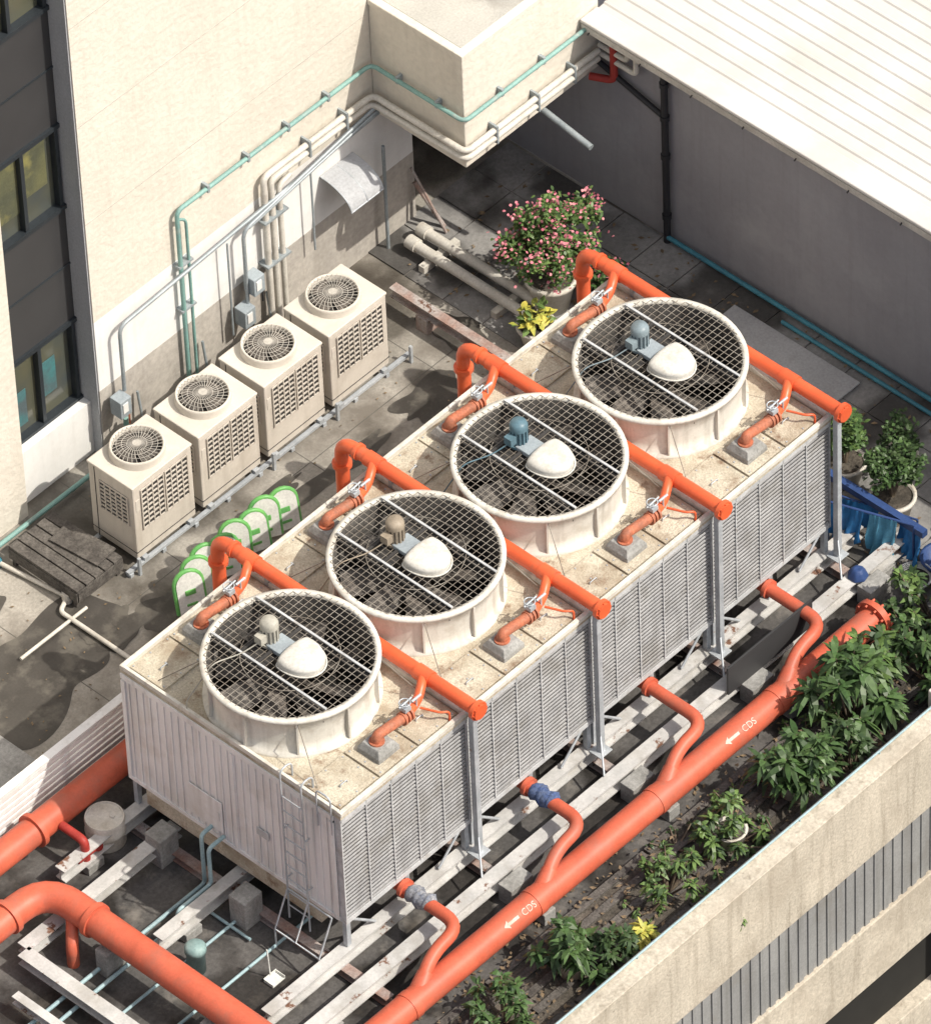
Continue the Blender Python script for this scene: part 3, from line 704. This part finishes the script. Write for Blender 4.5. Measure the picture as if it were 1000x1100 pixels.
# ------------------------------------------------------------ plants
rng=np.random.default_rng(5)
def leafmesh(L):
    b=B()
    for p,d,ln,wd,dr in L:
        p=np.array(p,float); d=np.array(d,float); d/=np.linalg.norm(d)
        s=np.cross(d,[0,0,1.]); s/= (np.linalg.norm(s)+1e-6)
        ro=rng.uniform(-.6,.6); upv=np.cross(s,d); s=s*math.cos(ro)+upv*math.sin(ro)
        vs=[];prof=[.25,1,.85,.05]
        for i,wf in enumerate(prof):
            t=i/3; q=p+d*ln*t+np.array([0,0,-dr*ln*t*t])
            vs+=[q-s*wd*wf/2,q+s*wd*wf/2]
        b.add(vs,[(2*i,2*i+1,2*i+3,2*i+2) for i in range(3)])
    return b
def rnddir(zb=.3):
    a=rng.uniform(0,2*math.pi); e=rng.uniform(-.2,1.1); return (math.cos(a)*math.cos(e),math.sin(a)*math.cos(e),math.sin(e)*1.0+zb*.2)
def palm(name,x,y,h,R,nros,m='leaf',ln=.36,wd=.055,nl=26,m2='leafd',z0=.05):
    g=G(name,(x,y,z0)); st=B();L1=[];L2=[]
    for i in range(nros):
        a=rng.uniform(0,2*math.pi); rr=R*math.sqrt(rng.uniform(0,1)); hz=h*rng.uniform(.4,1)*(1-.25*(rr/R)**2)
        top=(rr*math.cos(a),rr*math.sin(a),hz)
        st.tube([(top[0]*.15,top[1]*.15,0),(top[0]*.6,top[1]*.6,hz*.5),top],[.018,.014,.009],6)
        for k in range(nl):
            dd=rnddir(); l=ln*rng.uniform(.6,1.2)
            (L1 if rng.random()<.6 else L2).append((top+np.array([0,0,-.15*rng.random()]),dd,l,wd*rng.uniform(.7,1.2),rng.uniform(.25,.9)))
    st.obj('stems','bark',g); leafmesh(L1).obj('leaves',m,g); leafmesh(L2).obj('shaded_leaves',m2,g)  # random share of leaves takes the second leaf colour
    return g
palm('broad_leaved_shrub',7.15,-1.95,1.15,.55,20,'leaf',.32,.085,26)
palm('broad_leaved_shrub',7.85,-1.75,.85,.36,10,'leafl',.28,.07,24)
palm('broad_leaved_shrub',5.75,-2.25,1.15,.46,18,'leaf',.29,.075,26)
palm('leafy_shrub',4.6,-2.2,.75,.42,15,'leafl',.17,.055,28)
palm('leafy_shrub',3.5,-2.15,.7,.38,14,'leafl',.15,.05,26)
palm('yellow_bromeliad',2.7,-2.5,.4,.08,4,'leafy',.26,.06,20,'leafy')
palm('broad_leaved_shrub',1.75,-2.15,.9,.44,16,'leaf',.25,.07,26)
palm('leafy_shrub',2.25,-2.45,.6,.30,10,'leafd',.18,.055,24)
palm('leafy_shrub',.6,-2.05,.7,.42,13,'leaf',.18,.055,26)
palm('leafy_shrub',-.5,-2.3,.5,.4,9,'leafl',.2,.06,24)
palm('leafy_shrub',6.5,-2.55,.8,.34,12,'leafd',.22,.065,24)
palm('dense_hedge_plant',8.4,-2.3,1.0,.55,20,'leaf',.2,.07,28)
palm('dense_hedge_plant',9.1,-1.7,1.05,.55,20,'leafl',.17,.06,28)
palm('dense_hedge_plant',9.8,-1.8,1.2,.55,20,'leaf',.18,.065,28)
palm('dense_hedge_plant',9.3,-2.5,1.3,.55,20,'leafd',.2,.065,28)
palm('dense_hedge_plant',8.7,-1.55,.6,.4,12,'leafd',.17,.06,26)
palm('ground_cover_plant',5.1,-1.75,.25,.4,7,'leafl',.10,.035,18)
palm('ground_cover_plant',4.1,-1.75,.2,.35,6,'leafd',.09,.035,18)
palm('ground_cover_plant',6.5,-1.8,.25,.4,7,'leafl',.10,.035,18)
palm('ground_cover_plant',3.0,-2.2,.2,.4,6,'leafl',.09,.035,18)
palm('ground_cover_plant',5.0,-2.7,.25,.5,8,'leaf',.10,.04,18)
palm('ground_cover_plant',3.9,-2.75,.25,.5,8,'leafl',.10,.04,18)
for x,y in ((5.75,-2.25),(1.75,-2.15),(4.6,-2.2)):
    g=G('plant_pot',(x,y,.06)); B().lathe((0,0),[(0,0),(.17,0),(.21,.26),(.23,.28),(.19,.28),(.18,.24),(0,.24)],24).obj('pot','pot',g); B().disc((0,0),.18,.25,20).obj('soil','soil',g)
def potted(name,x,y,pr,ph,bh,bw,nleaf,m,m2,flowers=0,ls=.07,potm='pot',lift=0):
    g=G(name,(x,y,0))
    B().lathe((0,0),[(0,.02),(pr*.7,.02),(pr*.95,ph*.85),(pr*1.05,ph*.88),(pr*1.05,ph),(pr*.9,ph),(pr*.88,ph*.9),(0,ph*.9)],28).obj('pot',potm,g)
    B().disc((0,0),pr*.88,ph*.92,24).obj('soil','soil',g)
    st=B();L1=[];L2=[];F=[]
    cl=[]
    for i in range(44):
        a=rng.uniform(0,2*math.pi); u=rng.uniform(-.75,1); q=math.sqrt(max(0,1-u*u)); rr=rng.uniform(.45,1.1)
        c=np.array([math.cos(a)*q*bw*rr,math.sin(a)*q*bw*rr,ph+lift+bh*.5+u*bh*.5*rr]); cl.append(c)
        if i%3==0: st.tube([(0,0,ph*.8),tuple(c*[.4,.4,1]-np.array([0,0,bh*.2])),tuple(c)],[.02,.012,.005],5)
    for i in range(nleaf):
        c=cl[rng.integers(len(cl))]; p=c+rng.normal(0,bw*.12,3)
        (L1 if rng.random()<.65 else L2).append((p,rnddir(),ls*rng.uniform(.7,1.3),ls*.55,rng.uniform(0,.6)))
    for i in range(flowers):
        c=cl[rng.integers(len(cl))]; d=(c-np.array([0,0,ph+bh*.4])); d/=np.linalg.norm(d)+1e-6; p=c+d*bw*.17+rng.normal(0,bw*.14,3)
        F.append((p,rnddir(),.05,.045,.2))
    st.obj('branches','bark',g); leafmesh(L1).obj('leaves',m,g); leafmesh(L2).obj('shaded_leaves',m2,g)  # second leaf colour goes to leaves picked at random
    if F: leafmesh(F).obj('flowers','flower',g)
    return g
potted('flowering_bush_pot',10.2,5.95,.34,.55,.85,.62,4400,'leafl','leaf',750,.075,lift=.3)
potted('yellow_leaf_pot',9.55,5.62,.26,.35,.3,.22,70,'leafy','leafl',0,.16)
potted('potted_plant',10.65,5.35,.26,.4,.35,.25,400,'leaf','leafd',60,.08)
potted('potted_shrub',10.23,.02,.30,.42,.55,.34,1500,'leafd','leaf',0,.08,lift=.2)
potted('potted_shrub',10.34,.92,.27,.35,.6,.27,900,'leaf','leafl',0,.09,lift=.2)
potted('potted_shrub',10.95,.5,.22,.3,.5,.26,500,'leafd','leaf',0,.08,lift=.1)
g=G('clothes_rack')
b=B().tube([(9.35,.35,.75),(9.75,-.75,.75)],.02,8).tube([(9.35,.35,.0),(9.35,.35,.75)],.015,8).tube([(9.75,-.75,.0),(9.75,-.75,.75)],.015,8).tube([(9.65,.5,.55),(10.0,-.6,.55)],.015,8).tube([(9.65,.5,0),(9.65,.5,.55)],.015,8).tube([(10,-.6,0),(10,-.6,.55)],.015,8)
b.box(9.75,9.85,-.9,.75,.60,.70)
b.obj('rack_frame','navy',g)
def cloth(p0,p1,drop,m,nm):
    vs=[];nx,nz=18,10
    for j in range(nz+1):
        for i in range(nx+1):
            u=i/nx; t=j/nz; x=p0[0]+(p1[0]-p0[0])*u; y=p0[1]+(p1[1]-p0[1])*u
            f=.06*math.sin(u*19+j*.3)*t+.02*math.sin(u*41)
            vs.append((x-.02-f-.05*t,y+f*.5,p0[2]-drop*t*(1+.12*math.sin(u*9))))
    B().add(vs,[(j*(nx+1)+i,j*(nx+1)+i+1,(j+1)*(nx+1)+i+1,(j+1)*(nx+1)+i) for j in range(nz) for i in range(nx)],True).obj(nm,m,g)
cloth((9.36,.3,.76),(9.52,-.12,.76),.5,'tarp','hanging_cloth'); cloth((9.55,-.2,.76),(9.68,-.55,.76),.6,'tarp2','hanging_cloth'); cloth((9.66,.4,.56),(9.85,-.1,.56),.4,'tarp','hanging_cloth')
cloth((9.80,-.5,.60),(9.80,-.85,.60),.5,'tarp','hanging_cloth')
g=G('plastic_basin',(9.95,-1.05,0)); B().lathe((0,0),[(0,.05),(.2,.05),(.26,.2),(.28,.2),(.28,.22),(.24,.2),(.19,.06),(0,.06)],24).obj('basin','navy',g)
g=G('coiled_hose',(9.55,-.95,.03))
b=B()
for i in range(4): b.tube([(.2*math.cos(a)*(1+.06*i),.2*math.sin(a)*(1+.06*i),.03+.02*i) for a in np.linspace(0,2*math.pi,25)],.012,6,caps=False)
b.obj('hose','wplastic',g)
g=G('blue_bundle',(8.9,-.55,.35)); B().lathe((0,0),[(0,.13),(.06,.14),(.10,.10),(.13,.05),(.15,0),(0,0)],7,False).obj('bundle','navy',g,.02)

# ------------------------------------------------------------ light, sky, camera
S=Vector((.40,-1.0,1.28)).normalized()
sun=bpy.data.lights.new('sun','SUN'); sun.energy=4.6; sun.angle=math.radians(.5); sun.color=(1,.94,.83)
so=bpy.data.objects.new('sun',sun); COL.objects.link(so); so.rotation_euler=(-S).to_track_quat('-Z','Y').to_euler()
wd=bpy.data.worlds.new('World'); sc.world=wd; wd.use_nodes=True
nt=wd.node_tree; sky=nt.nodes.new('ShaderNodeTexSky'); sky.sky_type='NISHITA'; sky.sun_disc=False
sky.sun_elevation=math.asin(S.z); sky.sun_rotation=math.atan2(S.x,S.y); sky.dust_density=5.; sky.air_density=1.2
hs=nt.nodes.new('ShaderNodeHueSaturation'); hs.inputs['Saturation'].default_value=.6
bg=nt.nodes['Background']; nt.links.new(sky.outputs[0],hs.inputs['Color']); nt.links.new(hs.outputs[0],bg.inputs[0]); bg.inputs[1].default_value=.145
sc.view_settings.view_transform='Standard'; sc.view_settings.look='None'; sc.view_settings.exposure=0

F=Vector((0.49162,0.48808,-0.72117)).normalized(); U=Vector((0.54382,0.47472,0.69202)); R=F.cross(U).normalized(); U=R.cross(F)
cd=bpy.data.cameras.new('camera'); cd.sensor_fit='HORIZONTAL'; cd.sensor_width=36; cd.lens=9855.2*36/1000; cd.clip_end=5000; cd.clip_start=1
co=bpy.data.objects.new('camera',cd); COL.objects.link(co)
m=Matrix((R,U,-F)).transposed().to_4x4(); m.translation=Vector((-51.6044,-53.6267,85.485)); co.matrix_world=m
sc.camera=co
